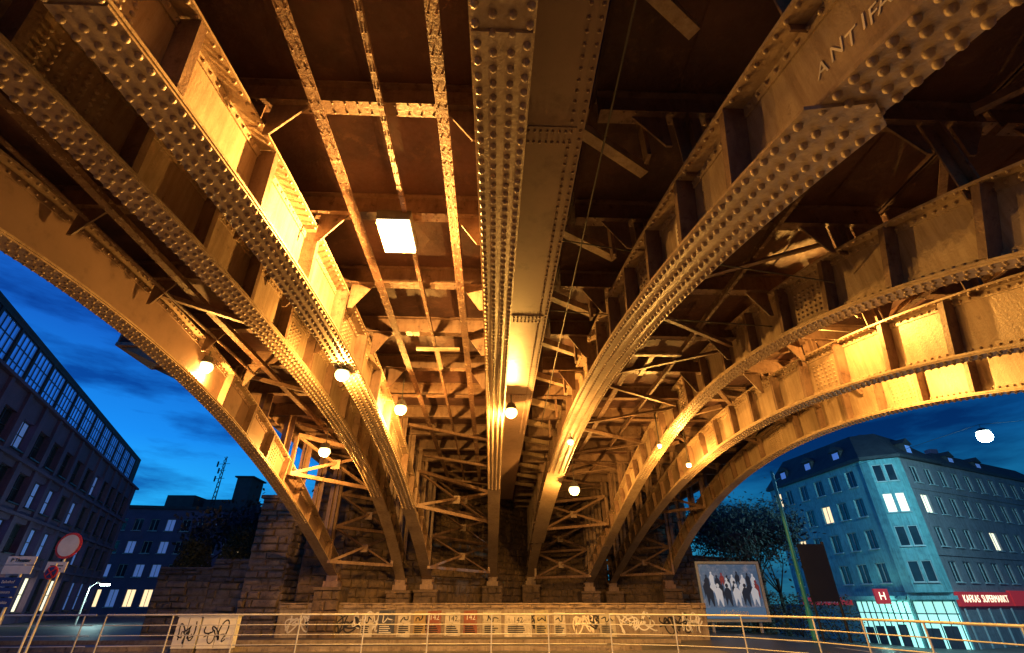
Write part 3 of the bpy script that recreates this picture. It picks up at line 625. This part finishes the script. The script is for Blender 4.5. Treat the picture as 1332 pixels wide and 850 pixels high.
m=MB(); m.sphere(p,.46,20,12,.9); m.build('lamp_glass','cool',root)
m=MB(); m.cyl(p+V(0,0,.9),PA(LS-1,12.0,-.05),.015,n=5); m.cyl(p+V(0,0,.9),V(60,30,13),.015,n=5); m.build('span_wire','black',root)
l=plight('lamp_light',(0,0,-.6),(.36,.9,1),6800,.3); l.parent=root
plight('shop_light',PA(LS-1,-.6,-2.6),(.45,1,.85),260,.4)

# ------------------------------------------------------------------ right side street furniture
p=atY(1060,826,26); g=gz(p.x,26); root=empty('green_post',(p.x,26,g),'tall slim green steel post right of the billboard','post')
m=MB(); m.cyl((p.x,26,g),(p.x,26,g+1.2),.15,.15,12); m.cyl((p.x,26,g+1.2),(p.x,26,6.1),.11,.08,12); m.build('shaft','green',root)
m=MB(); m.cyl((p.x,26,6.1),(p.x,26,6.2),.1,.04,12); m.cyl((p.x,26,5.6),(p.x+.35,26,5.8),.025); m.build('cap','green',root)
c=atY(952,770,29.5); w=1.75; zb=atY(952,808,29.5).z; zt=atY(952,732,29.5).z; g=gz(c.x,29.5); root=empty('billboard',(c.x,29.5,g),'large framed advertising billboard with a pale blue crowd photo by the right arch foot','billboard')
m=MB(); m.box(c.x-w,c.x+w,29.5,29.62,zb,zt); m.build('panel','housing',root)
m=MB(); m.box(c.x-w-.06,c.x-w+.07,29.44,29.499,zb-.05,zt+.05); m.box(c.x+w-.07,c.x+w+.06,29.44,29.499,zb-.05,zt+.05); m.box(c.x-w+.071,c.x+w-.071,29.44,29.499,zt-.07,zt+.05); m.box(c.x-w+.071,c.x+w-.071,29.44,29.499,zb-.05,zb+.07); m.build('frame','frame',root)
M['bill']=surf('poster_picture',(.06,.12,.22),(.16,.27,.42),(.4,.5,.62),s1=1.2,s2=2.2,lo=.5,hi=.66,rough=.5); bb=M['bill'].node_tree.nodes['Principled BSDF']; bb.inputs['Emission Color'].default_value=(.08,.18,.36,1); bb.inputs['Emission Strength'].default_value=.28
m=MB(); m.box(c.x-w+.1,c.x+w-.1,29.485,29.498,zb+.6,zt-.1); m.build('poster_picture','bill',root)
M['fig1']=emit('poster_figure_pale',(.55,.65,.76),.35); M['fig2']=emit('poster_figure_dark',(.03,.05,.10),.1); M['fig3']=emit('poster_figure_red',(.3,.07,.08),.15)
rf=random.Random(8); spots=[(-1.3+.29*k,zb+1.55+rf.uniform(-.1,.1),.5) for k in range(10)]+[(-1.4+.4*k,zb+1.1+rf.uniform(-.1,.1),.62) for k in range(8)]+[(-1.25+.5*k,zb+.66,.78) for k in range(6)]
for mat,sel in(('fig2',0),('fig1',1),('fig3',2)):
    m=MB()
    for i,(dx_,z,s) in enumerate(spots):
        if (0 if i%2==0 else (2 if i%7==3 else 1))!=sel: continue
        x=c.x+dx_; yy=29.479-.0008*i
        m.add([(x-s*.18,yy,z),(x-s*.02,yy,z+s*.5),(x+s*.16,yy,z),(x+s*.22,yy,z+s*.02),(x+s*.26,yy,z+s*.95),(x+s*.1,yy,z+s*1.15),(x-s*.1,yy,z+s*1.15),(x-s*.28,yy,z+s*.85)],[(0,1,7),(1,2,3,4),(1,4,5,6,7)])
        m.add([(x+s*.11*math.cos(q),yy,z+s*1.28+s*.14*math.sin(q)) for q in[k*.785 for k in range(8)]],[tuple(range(8))])
    m.build('poster_figures',mat,root)
M['billface']=emit('billboard_footer',(.10,.22,.42),.3)
m=MB(); m.box(c.x-w+.1,c.x+w-.1,29.455,29.458,zb+.1,zb+.62); m.build('poster_footer','billface',root)
text('billboard_lettering','#dieSaison',.36,(c.x-.1,29.45,zb+.38),(1,0,0),(0,-1,0),'white',root,.003)
for sx in(-1.3,1.3): m=MB(); m.box(c.x+sx-.06,c.x+sx+.06,29.63,29.75,g,zt-.2); m.build('leg','galv',root)
c=atY(1063,740,24); g=gz(c.x,24); zt=atY(1063,708,24).z; root=empty('dark_sign_board',(c.x,24,g),'dark backed information board on black posts in front of the corner house','sign')
m=MB(); m.box(c.x-.6,c.x+.6,24,24.12,.0,zt); m.build('board','black',root); m=MB(); m.cyl((c.x+.62,24.06,g),(c.x+.62,24.06,zt+.1),.06); m.build('post','black',root)
m=MB(); m.cyl((c.x-.56,24.06,g),(c.x-.56,24.06,.0),.05); m.build('post','black',root)
p=atY(136,762,40); root=empty('street_lamp',(p.x,40,GZ),'small lit street lamp with a curved arm in front of the left office block','lamp')
m=MB(); m.cyl((p.x-1,40,GZ),(p.x-1,40,p.z-.1),.07,.05); m.cyl((p.x-1,40,p.z-.1),(p.x-.6,40,p.z+.2),.04); m.cyl((p.x-.6,40,p.z+.2),(p.x,40,p.z+.22),.04); m.build('pole','galv',root)
m=MB(); m.box(p.x-.3,p.x+.3,39.85,40.15,p.z+.1,p.z+.2); m.build('lamp_head','housing',root); m=MB(); m.box(p.x-.27,p.x+.27,39.88,40.12,p.z+.0,p.z+.095); m.build('lamp_glass','cool',root)
l=plight('lamp_light',(0,0,p.z-GZ-.2),(.6,1,.95),350,.2); l.parent=root

# ------------------------------------------------------------------ trees
def tree(x,y,z0,h,r,label,leaf,seed,nl=2600):
    rn=random.Random(seed); root=empty('tree',(x,y,z0),label,'tree'); m=MB(); tips=[]
    m.cyl((x,y,z0),(x+.1,y,z0+h*.4),.18,.12,10)
    def br(p,d,L,rr,lv):
        q=p+d*L; m.cyl(p,q,rr,rr*.6,6,False); tips.append(q)
        if lv==0: tips.append(q); return
        for _ in range(3 if lv>1 else 4):
            nd=(d+V(rn.uniform(-.9,.9),rn.uniform(-.9,.9),rn.uniform(-.35,.6))).normalized(); br(q,nd,L*rn.uniform(.6,.8),rr*.55,lv-1)
    for _ in range(5):
        br(V(x+.1,y,z0+h*.3),V(rn.uniform(-.8,.8),rn.uniform(-.8,.8),1).normalized(),h*.22,.06,3)
    m.build('trunk','bark',root); m=MB()
    for _ in range(nl):
        t=rn.choice(tips); c=t+V(rn.gauss(0,r*.2),rn.gauss(0,r*.2),rn.gauss(-.1,r*.2)); s=rn.uniform(.08,.18)
        a=V(rn.uniform(-1,1),rn.uniform(-1,1),rn.uniform(-1,1)).normalized(); b=a.orthogonal().normalized(); m.add([c-a*s,c+b*s*.5,c+a*s,c-b*s*.5],[(0,1,2,3)])
    m.build('crown',leaf,root)
tree(-14.5,28.5,GZ,6.6,2.4,'dark bushy tree rising behind the grey retaining wall','leaf2',3,2600)
tree(-12.2,30,GZ,7.8,2.0,'sparse bare-looking tree between the pier and the left tree','leaf2',5,900)
tree(17.5,36,-2.5,9.5,3.2,'dark tree standing right behind the billboard','leaf2',7,9000)
tree(22.5,42,-2.8,11.0,3.2,'dark tree with an open crown left of the corner house','leaf2',11,9000)
tree(15,40,-2,10,3.0,'dark tree close to the right arch foot','leaf2',13,8000)
def bush(x,y,z,r,label,seed):
    rn=random.Random(seed); root=empty('bush',(x,y,z),label,'bush'); m=MB()
    for i in range(7): m.cyl((x,y,z),(x+rn.uniform(-r,r)*.6,y+rn.uniform(-r,r)*.4,z+r*rn.uniform(.7,1.2)),.02,.01,5)
    m.build('stem','bark',root); m=MB()
    for _ in range(1800):
        a=rn.uniform(0,6.28); q=rn.random()**.5; hh=rn.random(); c=V(x+r*q*math.cos(a)*(1-.4*hh),y+r*q*math.sin(a)*.7,z+hh*r*1.4+rn.gauss(0,.08)); s=rn.uniform(.05,.1)
        u=V(rn.uniform(-1,1),rn.uniform(-1,1),rn.uniform(-1,1)).normalized(); b=u.orthogonal().normalized(); m.add([c-u*s,c+b*s*.5,c+u*s,c-b*s*.5],[(0,1,2,3)])
    m.build('foliage','leaf',root)
bush(15.6,31.5,gz(15.6,31),1.5,'low leafy bush right of the billboard',21); bush(-12.2,25.9,1.7,1.0,'bush hanging over the retaining wall beside the pier',22)
bush(18.5,33,gz(18.5,33),1.6,'low leafy bush behind the green post',23); bush(-14.4,26.0,1.35,.9,'small bush on top of the lower retaining wall',24)
bush(22,35,gz(22,35),1.9,'wide leafy bush in front of the corner house',25)

# ------------------------------------------------------------------ dusk sky
w=bpy.data.worlds.new('World'); scn.world=w; w.use_nodes=True; nt=w.node_tree; bg=nt.nodes['Background']
tc=nt.nodes.new('ShaderNodeTexCoord'); sp=nt.nodes.new('ShaderNodeSeparateXYZ'); nt.links.new(tc.outputs['Generated'],sp.inputs[0])
r=nt.nodes.new('ShaderNodeValToRGB'); nt.links.new(sp.outputs[2],r.inputs[0]); e=r.color_ramp.elements
e[0].position=0; e[0].color=(.07,.60,.88,1); e[1].position=.55; e[1].color=(.006,.04,.25,1)
x=e.new(.13); x.color=(.02,.42,.90,1); x=e.new(.24); x.color=(.008,.22,.75,1); x=e.new(.38); x.color=(.006,.10,.48,1)
mp=nt.nodes.new('ShaderNodeMapping'); mp.inputs['Scale'].default_value=(1.3,1.3,6); nt.links.new(tc.outputs['Generated'],mp.inputs[0])
nz=noise(nt,2.4,7,.6,mp.outputs[0]); cr=ramp(nt,nz.outputs[0],.45,.62,(1,1,1,1),(.16,.2,.36,1)); c=mix(nt,.85,r.outputs[0],cr.outputs[0],'MULTIPLY')
dx=nt.nodes.new('ShaderNodeMapRange'); nt.links.new(sp.outputs[0],dx.inputs[0]); dx.inputs[1].default_value=-.6; dx.inputs[2].default_value=.5; dx.inputs[3].default_value=1.25; dx.inputs[4].default_value=.36
sc=nt.nodes.new('ShaderNodeVectorMath'); sc.operation='SCALE'; nt.links.new(c,sc.inputs[0]); nt.links.new(dx.outputs[0],sc.inputs['Scale']); nt.links.new(sc.outputs[0],bg.inputs[0]); bg.inputs[1].default_value=1.0
